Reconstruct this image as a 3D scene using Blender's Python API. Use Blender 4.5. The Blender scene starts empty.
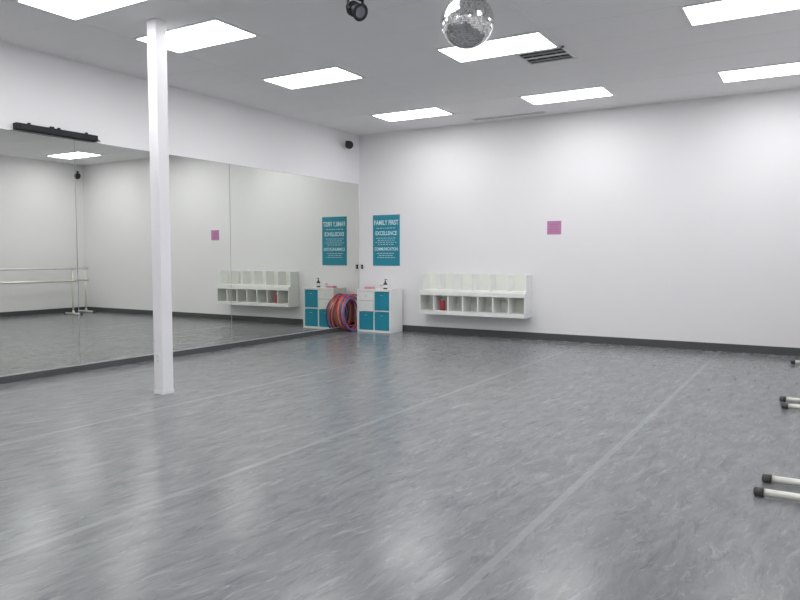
import bpy, bmesh, math, random
from mathutils import Vector, Matrix
scene=bpy.context.scene
scene.view_settings.view_transform='Standard'
scene.view_settings.look='None'
scene.view_settings.exposure=0.0

XL=-7.75; XR=0.85; YB=11.36; YF=-2.2; H=3.75

# ---------------------------------------------------------------- materials
def mat(name,col,rough=0.6,metal=0.0,emit=None,es=0,spec=0.5,noise=0.0,nscale=8.0,bump=0.0):
    m=bpy.data.materials.new(name); m.use_nodes=True
    nt=m.node_tree; b=nt.nodes['Principled BSDF']
    b.inputs['Base Color'].default_value=(*col,1)
    b.inputs['Roughness'].default_value=rough
    b.inputs['Metallic'].default_value=metal
    b.inputs['Specular IOR Level'].default_value=spec
    if emit:
        b.inputs['Emission Color'].default_value=(*emit,1)
        b.inputs['Emission Strength'].default_value=es
    if noise>0 or bump>0:
        tc=nt.nodes.new('ShaderNodeTexCoord')
        n=nt.nodes.new('ShaderNodeTexNoise'); n.inputs['Scale'].default_value=nscale
        n.inputs['Detail'].default_value=5
        nt.links.new(tc.outputs['Object'],n.inputs['Vector'])
        if noise>0:
            r=nt.nodes.new('ShaderNodeMix'); r.data_type='RGBA'
            r.inputs[6].default_value=(*[c*(1-noise) for c in col],1)
            r.inputs[7].default_value=(*[min(1,c*(1+noise)) for c in col],1)
            nt.links.new(n.outputs['Fac'],r.inputs[0])
            nt.links.new(r.outputs[2],b.inputs['Base Color'])
        if bump>0:
            bp=nt.nodes.new('ShaderNodeBump'); bp.inputs['Strength'].default_value=bump
            bp.inputs['Distance'].default_value=0.01
            nt.links.new(n.outputs['Fac'],bp.inputs['Height'])
            nt.links.new(bp.outputs['Normal'],b.inputs['Normal'])
    return m

M_wall=mat('wall_paint',(0.84,0.832,0.845),0.5,noise=0.015,nscale=1.3,spec=0.3)
M_ceil=mat('ceiling_tile',(0.87,0.86,0.87),0.85,noise=0.03,nscale=40,spec=0.2)
M_tbar=mat('ceiling_tbar',(0.86,0.855,0.86),0.8)
M_base=mat('baseboard_rubber',(0.075,0.08,0.08),0.5,noise=0.1)
M_white=mat('white_laminate',(0.84,0.85,0.83),0.4,noise=0.01)
M_white2=mat('white_column_paint',(0.87,0.86,0.88),0.5,noise=0.02,nscale=3)
M_inner=mat('cubby_inner',(0.78,0.79,0.73),0.5,noise=0.02)
M_black=mat('black_plastic',(0.012,0.012,0.014),0.5,noise=0.1,spec=0.3)
M_dark=mat('dark_recess',(0.02,0.02,0.022),0.8,noise=0.1)
M_slat=mat('vent_slat',(0.25,0.25,0.26),0.5,noise=0.05)
M_frame=mat('fixture_frame',(0.80,0.80,0.81),0.5,noise=0.02)
M_teal=mat('teal_fabric',(0.012,0.27,0.38),0.8,noise=0.12,nscale=60)
M_teald=mat('teal_dark',(0.006,0.15,0.22),0.8,noise=0.1)
M_poster=mat('poster_teal',(0.010,0.25,0.35),0.45,noise=0.03,nscale=4)
M_ptext=mat('poster_ink',(0.62,0.82,0.85),0.5,noise=0.02)
M_pink=mat('pink_paper',(0.52,0.22,0.41),0.6,noise=0.06,nscale=20)
M_pinkd=mat('pink_ink',(0.44,0.16,0.34),0.6,noise=0.06,nscale=20)
M_mirror=mat('mirror_glass',(0.79,0.805,0.76),0.0,1.0)
M_medge=mat('mirror_edge',(0.35,0.40,0.38),0.3,noise=0.05)
M_alu=mat('aluminium',(0.72,0.72,0.73),0.3,0.8,noise=0.03)
M_tube=mat('barre_tube',(0.74,0.73,0.68),0.35,0.2,noise=0.03)
M_rubber=mat('rubber_cap',(0.06,0.06,0.06),0.6,noise=0.1)
M_red=mat('red_plastic',(0.50,0.03,0.06),0.35,noise=0.05)
M_pinkb=mat('pink_plastic',(0.70,0.30,0.38),0.4,noise=0.05)
M_navy=mat('dark_bottle',(0.03,0.05,0.10),0.3,noise=0.1)
M_label=mat('paper_label',(0.8,0.8,0.8),0.6,noise=0.03)
M_light=mat('light_diffuser',(0.9,0.9,0.9),0.5,emit=(0.99,0.99,1.0),es=13.0)
HO=[mat('hoop_red',(0.55,0.04,0.05),0.35,noise=0.05),mat('hoop_orange',(0.80,0.20,0.03),0.35,noise=0.05),
    mat('hoop_purple',(0.20,0.06,0.30),0.35,noise=0.05),mat('hoop_blue',(0.04,0.13,0.45),0.35,noise=0.05),
    mat('hoop_pink',(0.65,0.12,0.25),0.35,noise=0.05)]

# floor material: streaky marbled vinyl sheets, seams along Y
def floor_mat():
    m=bpy.data.materials.new('floor_marbled_vinyl'); m.use_nodes=True
    nt=m.node_tree; L=nt.links; N=nt.nodes.new; b=nt.nodes['Principled BSDF']
    tc=N('ShaderNodeTexCoord')
    wn=N('ShaderNodeTexNoise'); wn.inputs['Scale'].default_value=1.8; wn.inputs['Detail'].default_value=3
    L.new(tc.outputs['Object'],wn.inputs['Vector'])
    ws=N('ShaderNodeVectorMath'); ws.operation='SUBTRACT'; ws.inputs[1].default_value=(0.5,0.5,0.5); L.new(wn.outputs['Color'],ws.inputs[0])
    wk=N('ShaderNodeVectorMath'); wk.operation='SCALE'; wk.inputs['Scale'].default_value=0.16; L.new(ws.outputs[0],wk.inputs[0])
    wa=N('ShaderNodeVectorMath'); wa.operation='ADD'; L.new(tc.outputs['Object'],wa.inputs[0]); L.new(wk.outputs[0],wa.inputs[1])
    def noise(sx,sy,scale,detail,dist,rough=0.6,rz=0,off=0):
        mp=N('ShaderNodeMapping'); mp.inputs['Scale'].default_value=(sx,sy,1)
        rt=N('ShaderNodeMapping'); rt.inputs['Rotation'].default_value=(0,0,rz); rt.inputs['Location'].default_value=(off,off,0)
        L.new(wa.outputs[0],rt.inputs['Vector']); L.new(rt.outputs[0],mp.inputs['Vector'])
        n=N('ShaderNodeTexNoise'); n.inputs['Scale'].default_value=scale
        n.inputs['Detail'].default_value=detail; n.inputs['Distortion'].default_value=dist
        n.inputs['Roughness'].default_value=rough
        L.new(mp.outputs[0],n.inputs['Vector']); return n
    def ramp(src,stops):
        r=N('ShaderNodeValToRGB'); e=r.color_ramp.elements
        e[0].position,e[0].color=stops[0][0],(*stops[0][1],1)
        e[1].position,e[1].color=stops[1][0],(*stops[1][1],1)
        L.new(src,r.inputs['Fac']); return r
    def mul(src,k):
        q=N('ShaderNodeMath'); q.operation='MULTIPLY'; q.inputs[1].default_value=k; L.new(src,q.inputs[0]); return q.outputs[0]
    def mixc(fac,a,col):
        x=N('ShaderNodeMix'); x.data_type='RGBA'; x.inputs[7].default_value=(*col,1)
        L.new(fac,x.inputs[0]); L.new(a,x.inputs[6]); return x.outputs[2]
    n1=noise(4.5,1.2,2.4,8,0.5,0.72,0.08)
    base=ramp(n1.outputs['Fac'],[(0.30,(0.138,0.146,0.154)),(0.70,(0.226,0.233,0.240))]).outputs['Color']
    n2=noise(5.5,1.0,3.4,7,0.8,0.74,0.14,3.1)
    base=mixc(mul(ramp(n2.outputs['Fac'],[(0.54,(0,0,0)),(0.66,(1,1,1))]).outputs['Color'],0.55),base,(0.315,0.324,0.333))
    n3=noise(5.5,1.0,3.1,7,0.8,0.74,0.00,7.7)
    base=mixc(mul(ramp(n3.outputs['Fac'],[(0.54,(0,0,0)),(0.66,(1,1,1))]).outputs['Color'],0.62),base,(0.095,0.103,0.115))
    n6=noise(6,1.5,7.0,5,0.6,0.65,0.18,1.7)
    base=mixc(mul(ramp(n6.outputs['Fac'],[(0.60,(0,0,0)),(0.70,(1,1,1))]).outputs['Color'],0.40),base,(0.37,0.378,0.385))
    # seams
    sp=N('ShaderNodeSeparateXYZ'); L.new(tc.outputs['Object'],sp.inputs[0])
    a=N('ShaderNodeMath'); a.operation='ADD'; a.inputs[1].default_value=1.27+1.98*10
    L.new(sp.outputs['X'],a.inputs[0])
    w=N('ShaderNodeMath'); w.operation='MODULO'; w.inputs[1].default_value=1.98; L.new(a.outputs[0],w.inputs[0])
    lt=N('ShaderNodeMath'); lt.operation='LESS_THAN'; lt.inputs[1].default_value=0.045; L.new(w.outputs[0],lt.inputs[0])
    base=mixc(mul(lt.outputs[0],0.42),base,(0.30,0.308,0.316))
    L.new(base,b.inputs['Base Color'])
    n4=noise(1,1,5,5,0.5)
    mr=N('ShaderNodeMapRange'); mr.inputs['To Min'].default_value=0.16; mr.inputs['To Max'].default_value=0.28
    L.new(n4.outputs['Fac'],mr.inputs['Value']); L.new(mr.outputs[0],b.inputs['Roughness'])
    b.inputs['Specular IOR Level'].default_value=0.28
    bp=N('ShaderNodeBump'); bp.inputs['Strength'].default_value=0.05; bp.inputs['Distance'].default_value=0.004
    n5=noise(1,1,14,2,0); L.new(n5.outputs['Fac'],bp.inputs['Height']); L.new(bp.outputs[0],b.inputs['Normal'])
    return m
M_floor=floor_mat()

# ---------------------------------------------------------------- mesh helper
class B:
    def __init__(s,name,parent=None):
        s.name=name; s.bm=bmesh.new(); s.mats=[]; s.parent=parent
    def mi(s,m):
        if m not in s.mats: s.mats.append(m)
        return s.mats.index(m)
    def _tag(s,verts,m,smooth=False):
        i=s.mi(m)
        fs=set(f for v in verts for f in v.link_faces)
        for f in fs: f.material_index=i; f.smooth=smooth
    def box(s,x0,x1,y0,y1,z0,z1,m,bev=0.0,rot=None):
        c=Vector(((x0+x1)/2,(y0+y1)/2,(z0+z1)/2))
        mt=Matrix.Translation(c)@(rot if rot else Matrix.Identity(4))@Matrix.Diagonal((abs(x1-x0),abs(y1-y0),abs(z1-z0),1))
        r=bmesh.ops.create_cube(s.bm,size=1,matrix=mt)
        vs=r['verts']; s._tag(vs,m)
        if bev>0:
            es=list(set(e for v in vs for e in v.link_edges))
            bmesh.ops.bevel(s.bm,geom=es,offset=bev,segments=2,affect='EDGES',profile=0.5)
        return s
    def cyl(s,p0,p1,r,m,r2=None,seg=20,smooth=True):
        p0=Vector(p0);p1=Vector(p1);d=p1-p0
        q=d.to_track_quat('Z','Y').to_matrix().to_4x4()
        rr=bmesh.ops.create_cone(s.bm,cap_ends=True,segments=seg,radius1=r,radius2=r if r2 is None else r2,depth=d.length,
            matrix=Matrix.Translation((p0+p1)/2)@q)
        s._tag(rr['verts'],m,False)
        if smooth:
            for f in set(f for v in rr['verts'] for f in v.link_faces):
                if len(f.verts)==4: f.smooth=True
        return s
    def sph(s,c,r,m,seg=16,sc=(1,1,1),smooth=True):
        rr=bmesh.ops.create_uvsphere(s.bm,u_segments=seg,v_segments=seg//2,radius=r,matrix=Matrix.Translation(c)@Matrix.Diagonal((*sc,1)))
        s._tag(rr['verts'],m,smooth); return s
    def torus(s,mt,R,r,m,a=64,b=10):
        i=s.mi(m); rows=[]
        for k in range(a):
            t=2*math.pi*k/a; row=[]
            for j in range(b):
                p=2*math.pi*j/b
                row.append(s.bm.verts.new(mt@Vector(((R+r*math.cos(p))*math.cos(t),(R+r*math.cos(p))*math.sin(t),r*math.sin(p)))))
            rows.append(row)
        for k in range(a):
            for j in range(b):
                f=s.bm.faces.new((rows[k][j],rows[(k+1)%a][j],rows[(k+1)%a][(j+1)%b],rows[k][(j+1)%b]))
                f.material_index=i; f.smooth=True
        return s
    def done(s):
        me=bpy.data.meshes.new(s.name)
        bmesh.ops.recalc_face_normals(s.bm,faces=s.bm.faces[:])
        s.bm.to_mesh(me); s.bm.free()
        for m in s.mats: me.materials.append(m)
        ob=bpy.data.objects.new(s.name,me); scene.collection.objects.link(ob)
        vs=[v.co.copy() for v in me.vertices]
        mn=Vector([min(v[i] for v in vs) for i in range(3)]); mx=Vector([max(v[i] for v in vs) for i in range(3)])
        c=(mn+mx)/2
        if s.name not in('floor',):
            me.transform(Matrix.Translation(-c)); ob.location=c
        if s.parent:
            ob.parent=s.parent; ob.location=ob.location-s.parent.location
        return ob
def empty(name,loc):
    e=bpy.data.objects.new(name,None); e.location=loc; e.empty_display_size=0.1
    scene.collection.objects.link(e); return e

# ---------------------------------------------------------------- room
B('floor').box(XL-0.1,XR+0.1,YF-0.1,YB+0.1,-0.1,0,M_floor).done()
B('ceiling').box(XL-0.1,XR+0.1,YF-0.1,YB+0.1,H,H+0.1,M_ceil).done()
B('wall_left').box(XL-0.1,XL,YF-0.1,YB+0.1,0,H,M_wall).done()
B('wall_back').box(XL,XR,YB,YB+0.1,0,H,M_wall).done()
B('wall_right').box(XR,XR+0.1,YF-0.1,YB+0.1,0,H,M_wall).done()
B('wall_front').box(XL,XR,YF-0.1,YF,0,H,M_wall).done()
B('baseboard_back').box(XL,XR,YB-0.015,YB,0,0.115,M_base,0.003).done()
B('baseboard_right').box(XR-0.015,XR,YF,YB-0.015,0,0.115,M_base,0.003).done()
B('baseboard_front').box(XL,XR-0.015,YF,YF+0.015,0,0.115,M_base,0.003).done()
B('baseboard_left').box(XL,XL+0.02,YF+0.015,YB-0.015,0,0.075,M_base,0.003).done()

lights=[(-6.4,3.82),(-6.4,5.12),(-6.41,7.14),(-6.46,9.84),(-3.8,7.14),(-3.86,9.84),(-1.2,7.14),(-1.2,9.84),
        (-3.8,4.44),(-1.2,4.44),(-6.4,1.1),(-3.8,1.74),(-1.2,1.74),(-6.4,-1.4),(-3.8,-1.0),(-1.2,-1.0)]
g=B('ceiling_grid')
x=-6.45-1.3
xs=[]
while x<XR:
    if x>XL+0.1: xs.append(x)
    x+=1.3
for x in xs: g.box(x-0.008,x+0.008,YF,YB,H-0.0015,H+0.002,M_tbar)
y=9.80-0.675*17
while y<YB:
    if y>YF: g.box(XL,XR,y-0.008,y+0.008,H-0.0015,H+0.002,M_tbar)
    y+=0.675
g.box(XL,XL+0.025,YF,YB,H-0.005,H,M_tbar); g.box(XL,XR,YB-0.025,YB,H-0.005,H,M_tbar)
g.done()
for (lx,ly) in lights:
    e=empty('ceiling_light_panel',(lx+0.6,ly+0.3,H))
    fb=B('frame',e)
    x0,x1,y0,y1=lx-0.02,lx+1.22,ly-0.02,ly+0.62
    fb.box(x0,x1,y0,y0+0.03,H-0.012,H,M_frame).box(x0,x1,y1-0.03,y1,H-0.012,H,M_frame)
    fb.box(x0,x0+0.03,y0+0.03,y1-0.03,H-0.012,H,M_frame).box(x1-0.03,x1,y0+0.03,y1-0.03,H-0.012,H,M_frame).done()
    B('diffuser',e).box(lx+0.01,lx+1.19,ly+0.01,ly+0.59,H-0.010,H-0.001,M_light).done()

# ceiling vent
v=B('ceiling_air_vent')
x0,x1,y0,y1=-3.12,-2.54,7.76,8.28
v.box(x0,x1,y0,y0+0.03,H-0.015,H,M_frame).box(x0,x1,y1-0.03,y1,H-0.015,H,M_frame)
v.box(x0,x0+0.03,y0,y1,H-0.015,H,M_frame).box(x1-0.03,x1,y0,y1,H-0.015,H,M_frame)
v.box(x0+0.03,x1-0.03,y0+0.03,y1-0.03,H-0.004,H-0.001,M_dark)
for k,yy in enumerate((y0+0.13,y0+0.26,y0+0.39)):
    v.box(x0+0.03,x1-0.03,yy-0.017,yy+0.017,H-0.014,H-0.010,M_frame if k==1 else M_slat,rot=Matrix.Rotation(math.radians(-8),4,'X'))
for k in range(1,4): v.box(x0+k*0.145-0.004,x0+k*0.145+0.004,y0+0.03,y1-0.03,H-0.010,H-0.006,M_slat)
v.done()
v=B('linear_ceiling_diffuser')
v.box(-5.2,-3.9,11.0,11.14,H-0.008,H,M_frame)
for i in range(3): v.box(-5.17,-3.93,11.02+i*0.04,11.035+i*0.04,H-0.0095,H-0.008,M_slat)
v.done()

# ---------------------------------------------------------------- mirrors
seams=[YF+0.05,0.03,2.63,5.28,7.86,YB-0.03]
for i in range(5):
    y0,y1=seams[i]+0.003,seams[i+1]-0.003
    mb=B('wall_mirror')
    mb.box(XL,XL+0.007,y0,y1,0.085,2.81,M_medge)
    mb.box(XL+0.007,XL+0.0075,y0+0.002,y1-0.002,0.088,2.807,M_mirror)
    mb.done()
B('trim_1').box(XL,XL+0.014,YF+0.05,YB-0.03,0.075,0.088,M_alu).done()

# ---------------------------------------------------------------- column
cx,cy=-5.755,4.865; s=0.067
c=B('support_column')
c.box(cx-s,cx+s,cy-s,cy+s,0,H,M_white2,0.006)
c.box(cx-s-0.004,cx+s+0.004,cy-s-0.004,cy+s+0.004,0,0.04,M_white2,0.003)
c.box(cx-0.03,cx+0.03,cy-s-0.008,cy-s,0.32,0.42,M_white,0.003)
for z in (0.345,0.390):
    for dx in (-0.008,0.008): c.box(cx+dx-0.002,cx+dx+0.002,cy-s-0.009,cy-s-0.0075,z-0.007,z+0.007,M_slat)
c.done()

# ---------------------------------------------------------------- disco ball
C=Vector((-2.50,5.21,3.29)); R=0.212
e=empty('disco_ball',C)
b=B('mirror_ball',e)
facets=[mat('ball_facet_%d'%i,(v_,v_,v_*1.01),rg,1.0) for i,(v_,rg) in enumerate([(0.80,0.12),(0.70,0.2),(0.88,0.12),(0.50,0.2)])]
b.sph(C,R-0.005,mat('ball_core',(0.22,0.22,0.23),0.5,noise=0.1),32)
random.seed(4)
rows=40
for i in range(rows):
    th=math.pi*(i+0.5)/rows
    n=max(4,int(round(2*math.pi*math.sin(th)/(math.pi/rows))))
    for j in range(n):
        ph=2*math.pi*j/n
        d=Vector((math.sin(th)*math.cos(ph),math.sin(th)*math.sin(ph),math.cos(th)))
        up=Vector((math.cos(th)*math.cos(ph),math.cos(th)*math.sin(ph),-math.sin(th)))
        sd=d.cross(up)
        tl=(d+up*random.uniform(-.02,.02)+sd*random.uniform(-.02,.02)).normalized()
        up=(up-tl*up.dot(tl)).normalized(); sd=tl.cross(up)
        hs=R*math.pi/rows/2*0.90
        vs=[b.bm.verts.new(C+d*R+up*hs*a_+sd*hs*b_) for a_,b_ in((-1,-1),(1,-1),(1,1),(-1,1))]
        f=b.bm.faces.new(vs); f.material_index=b.mi(random.choice(facets))
b.done()
B('hanger',e).cyl((C.x,C.y,C.z+R-0.01),(C.x,C.y,C.z+R+0.03),0.03,M_alu).cyl((C.x,C.y,C.z+R+0.02),(C.x,C.y,H-0.08),0.004,M_black).cyl((C.x,C.y,H-0.09),(C.x,C.y,H),0.045,M_black).done()

# ---------------------------------------------------------------- spotlight on ceiling
def spot(name,P,aim,k=1.0):
    P=Vector(P); e=empty(name,P); d=Vector(aim).normalized()
    b=B('lamp_head',e)
    b.cyl(P-d*0.06*k,P+d*0.05*k,0.058*k,M_black)
    b.cyl(P+d*0.05*k,P+d*0.085*k,0.062*k,M_black,0.078*k)
    b.cyl(P+d*0.082*k,P+d*0.087*k,0.05*k,mat('lens',(0.08,0.08,0.10),0.25,0.0))
    b.cyl(P-d*0.11*k,P-d*0.06*k,0.035*k,M_black,0.058*k)
    for q in (-0.045,-0.02,0.005): b.cyl(P+d*(q-0.004)*k,P+d*(q+0.004)*k,0.066*k,M_black)
    b.done()
    s_=d.cross(Vector((0,0,1))).normalized()
    y=B('yoke',e)
    top=Vector((P.x,P.y,P.z+0.10*k))
    for q in (-1,1):
        y.cyl(P+s_*q*0.055*k,P+s_*q*0.088*k,0.016*k,M_black)
        y.cyl(P+s_*q*0.080*k-Vector((0,0,0.02)),top+s_*q*0.080*k,0.012*k,M_black)
    y.cyl(top-s_*0.088*k,top+s_*0.088*k,0.012*k,M_black)
    y.cyl(top,(P.x,P.y,H),0.018*k,M_black).cyl((P.x,P.y,H-0.02),(P.x,P.y,H),0.05*k,M_black)
    y.done()
spot('ceiling_spotlight',(-3.63,5.27,3.60),(0.75,-0.25,-0.45))

# corner speakers
def speaker(P,face,wallpt):
    P=Vector(P); b=B('wall_speaker'); d=Vector(face).normalized()
    b.cyl(P-d*0.07,P+d*0.06,0.055,M_black,0.075)
    b.cyl(P+d*0.06,P+d*0.068,0.06,M_dark)
    b.cyl(P-d*0.06,wallpt,0.015,M_black)
    b.sph(Vector(wallpt),0.03,M_black,10)
    b.done()
speaker((XL+0.12,10.85,3.50),(0.6,-0.7,-0.3),(XL+0.025,10.92,3.56))
speaker((XR-0.14,11.12,3.45),(-0.6,-0.7,-0.3),(XR-0.025,11.20,3.56))

# long black sound bar above mirror
b=B('wall_sound_bar')
b.box(XL,XL+0.08,4.54,5.56,2.815,2.890,M_black,0.008)
b.box(XL+0.08,XL+0.084,4.58,5.52,2.83,2.875,M_dark)
for y in (4.70,5.06,5.42): b.cyl((XL+0.05,y,2.89),(XL+0.05,y,2.907),0.018,M_black)
b.box(XL+0.02,XL+0.06,4.96,5.00,2.89,2.910,M_dark,0.003)
b.cyl((XL+0.03,5.54,2.87),(XL+0.03,5.62,2.83),0.006,M_black)
b.done()

# ---------------------------------------------------------------- posters
pc=-7.13
e=empty('wall_poster',(pc,YB-0.004,1.715))
px0,px1,pz0,pz1=pc-0.30,pc+0.30,1.235,2.20
B('poster_sheet',e).box(px0,px1,YB-0.008,YB,pz0,pz1,M_poster).done()
def text(parent,s_,x,z,size,wid=None,m=M_ptext,y=YB-0.0095):
    cu=bpy.data.curves.new('lettering','FONT'); cu.body=s_; cu.size=size; cu.align_x='CENTER'; cu.align_y='CENTER'; cu.extrude=0.0005
    cu.materials.append(m)
    cu.offset=size*0.022
    o=bpy.data.objects.new('lettering',cu); scene.collection.objects.link(o)
    o.rotation_euler=(math.pi/2,0,0); o.parent=parent
    o.location=Vector((x,y,z))-parent.location
    if wid:
        bpy.context.view_layer.update()
        o.scale=(wid/max(o.dimensions.x,1e-4),1,1)
text(e,'FAMILY FIRST',pc,2.05,0.125,0.54)
text(e,'EXCELLENCE',pc,1.85,0.105,0.48)
text(e,'COMMUNICATION',pc,1.55,0.085,0.52)
b=B('small_print',e)
random.seed(2)
for z,w in ((1.95,.44),(1.76,.46),(1.72,.38),(1.68,.48),(1.64,.36),(1.47,.42),(1.43,.34),(1.39,.40)):
    x=pc-w/2
    while x<pc+w/2-0.02:
        L_=random.uniform(0.02,0.06)
        b.box(x,min(x+L_,pc+w/2),YB-0.0095,YB-0.008,z-0.005,z+0.005,M_ptext); x+=L_+0.018
b.done()

b=B('pink_notice')
b.box(-3.95,-3.71,YB-0.004,YB,1.775,2.0,M_pink)
for z in (1.94,1.90,1.86,1.82): b.box(-3.92,-3.74-random.uniform(0,.04),YB-0.0048,YB-0.004,z-0.006,z+0.006,M_pinkd)
b.done()

# ---------------------------------------------------------------- cubby shelves on back wall
def cubby(name,x0,x1,z0,z1,dep,n,tt,tb,top=True):
    b=B(name); yb=YB; yf=YB-dep; t=0.02
    b.box(x0,x1,yb-0.012,yb,z0,z1,M_inner)
    b.box(x0,x1,yf,yb-0.012,z0,z0+tb,M_white,0.003)
    if top: b.box(x0,x1,yf,yb-0.012,z1-tt,z1,M_white,0.003)
    zt=z1-tt if top else z1
    for i in range(n+1):
        x=x0+(x1-x0-t)*i/n
        b.box(x,x+t,yf+0.002,yb-0.012,z0+tb,zt,M_white,0.002)
    return b
cubby('cubby_wall_shelf',-6.22,-4.20,0.375,0.79,0.34,7,0.075,0.07).done()
cubby('cubby_wall_shelf',-6.20,-4.21,0.79,1.10,0.26,6,0.02,0.03,top=False).done()
b=B('red_water_bottle'); bx,by,bz=-5.80,11.14,0.445
b.cyl((bx,by,bz),(bx,by,bz+0.16),0.045,M_red).cyl((bx,by,bz+0.16),(bx,by,bz+0.185),0.045,M_red,0.02).cyl((bx,by,bz+0.185),(bx,by,bz+0.205),0.02,M_label)
b.done()

# ---------------------------------------------------------------- cabinet
x0,x1,y0,y1,zt=-7.47,-6.72,10.86,11.28,0.80
e=empty('storage_cabinet',((x0+x1)/2,(y0+y1)/2,0))
b=B('carcass',e); T=0.038
b.box(x0,x1,y0,y1,zt-T,zt,M_white,0.003).box(x0,x1,y0,y1,0,T,M_white,0.003)
b.box(x0,x0+T,y0,y1,T,zt-T,M_white,0.002).box(x1-T,x1,y0,y1,T,zt-T,M_white,0.002)
xm=(x0+x1)/2; zm=zt/2
b.box(xm-0.01,xm+0.01,y0+0.003,y1,T,zt-T,M_white).box(x0+T,x1-T,y0+0.003,y1,zm-0.01,zm+0.01,M_white)
b.box(x0+T,x1-T,y1-0.006,y1,T,zt-T,M_inner)
b.done()
def bin_(n,a0,a1,c0,c1):
    b=B('fabric_bin_%d'%n,e)
    b.box(a0+.005,a1-.005,y0+0.008,y1-0.03,c0+.002,c1-.012,M_teal,0.006)
    zc=c1-0.075; xc=(a0+a1)/2
    b.box(xc-0.035,xc+0.035,y0+0.004,y0+0.009,zc-0.02,zc+0.02,M_teald,0.002)
    b.cyl((xc-0.025,y0+0.004,zc),(xc+0.025,y0+0.004,zc),0.005,M_alu,seg=8)
    b.done()
bin_(1,xm+.01,x1-T,zm+.01,zt-T); bin_(2,xm+.01,x1-T,T,zm-.01); bin_(3,x0+T,xm-.01,T,zm-.01)
b=B('drawers',e)
dz0,dz1=zm+0.01,zt-T; hh=(dz1-dz0)/2
for k in range(2):
    b.box(x0+T+.004,xm-.014,y0+0.004,y1-0.03,dz0+hh*k+.004,dz0+hh*(k+1)-.004,M_white,0.002)
    b.sph(((x0+T+xm-.01)/2,y0-0.004,dz0+hh*(k+.5)),0.014,M_alu,10)
    b.box(x0+T+.004,xm-.014,y0+0.008,y0+0.012,dz0+hh*(k+1)-.006,dz0+hh*(k+1)+.002,M_slat)
b.done()
b=B('pump_bottle'); bx,by=-6.96,11.05
b.cyl((bx,by,zt),(bx,by,zt+0.10),0.038,M_navy).cyl((bx,by,zt+0.025),(bx,by,zt+0.08),0.0388,M_label).cyl((bx,by,zt+0.10),(bx,by,zt+0.13),0.038,M_navy,0.014)
b.cyl((bx,by,zt+0.13),(bx,by,zt+0.155),0.014,M_black).cyl((bx,by,zt+0.155),(bx,by,zt+0.175),0.006,M_black).box(bx-0.012,bx+0.04,by-0.01,by+0.01,zt+0.175,zt+0.188,M_black,0.003)
b.done()
b=B('tissue_box'); b.box(-7.38,-7.22,10.97,11.09,zt,zt+0.04,M_pinkb,0.004).box(-7.35,-7.25,11.0,11.06,zt+0.04,zt+0.045,M_label)
b.done()
b=B('small_jar'); b.cyl((-7.09,11.13,zt),(-7.09,11.13,zt+0.06),0.03,M_label).cyl((-7.09,11.13,zt+0.06),(-7.09,11.13,zt+0.075),0.031,M_pinkb); b.done()

b=B('wall_phone_jack'); b.box(-7.70,-7.66,YB-0.03,YB,1.17,1.25,M_black,0.004).box(-7.694,-7.666,YB-0.033,YB-0.03,1.19,1.23,M_slat); b.done()

# ---------------------------------------------------------------- hula hoops leaning against mirror
e=empty('hula_hoops',(XL+0.12,10.87,0.36))
for i,(mm,R_,dx,dy) in enumerate([(HO[0],0.335,0.00,0.0),(HO[1],0.32,0.028,-0.02),(HO[3],0.335,0.056,0.03),(HO[2],0.29,0.083,-0.03),(HO[1],0.325,0.11,0.0),(HO[0],0.34,0.136,0.03),(HO[3],0.31,0.16,-0.04)]):
    tilt=math.radians(4)
    rot=Matrix.Rotation(-tilt,4,'Y')@Matrix.Rotation(math.pi/2,4,'Y')
    mt=Matrix.Translation((XL+0.05+dx,10.87+dy,R_*math.cos(tilt)+0.014))@rot
    B('hoop_%d'%(i+1),e).torus(mt,R_,0.014,mm).done()

# ---------------------------------------------------------------- ballet barres
def barre(x,y0,y1):
    e=empty('ballet_barre',(x,(y0+y1)/2,0))
    b=B('rails',e)
    for z,r in ((1.12,0.021),(0.82,0.021)):
        b.cyl((x,y0-0.06,z),(x,y1+0.06,z),r,M_tube)
        for yy in (y0-0.06,y1+0.06): b.sph((x,yy,z),r,M_rubber,12)
    b.done()
    for k,yy in enumerate((y0,y1)):
        b=B('leg_%d'%(k+1),e)
        b.cyl((x,yy,0.035),(x,yy,1.13),0.021,M_tube)
        for z in (1.12,0.82): b.cyl((x,yy,z-0.035),(x,yy,z+0.035),0.028,M_tube)
        b.cyl((x-0.30,yy,0.030),(x+0.30,yy,0.030),0.022,M_tube)
        for q in (-1,1):
            b.cyl((x+q*0.30,yy,0.029),(x+q*0.345,yy,0.029),0.027,M_rubber)
            b.sph((x+q*0.345,yy,0.029),0.027,M_rubber,14,(0.4,1,1))
        b.cyl((x,yy,0.02),(x,yy,0.10),0.028,M_tube)
        b.done()
barre(0.055,2.2,4.53)
barre(0.08,4.83,7.31)
barre(0.05,7.65,10.45)
barre(0.46,8.2,11.08)

# ---------------------------------------------------------------- world, camera
w=bpy.data.worlds.new('world'); scene.world=w; w.use_nodes=True
w.node_tree.nodes['Background'].inputs[0].default_value=(0.8,0.85,0.9,1)
w.node_tree.nodes['Background'].inputs[1].default_value=0.3
cam=bpy.data.cameras.new('camera'); co=bpy.data.objects.new('camera',cam); scene.collection.objects.link(co)
cam.sensor_width=36; cam.lens=31.5; cam.clip_start=0.05
co.location=(0,0,1.4); co.rotation_euler=(math.radians(90-3.515),0,math.radians(31))
scene.camera=co
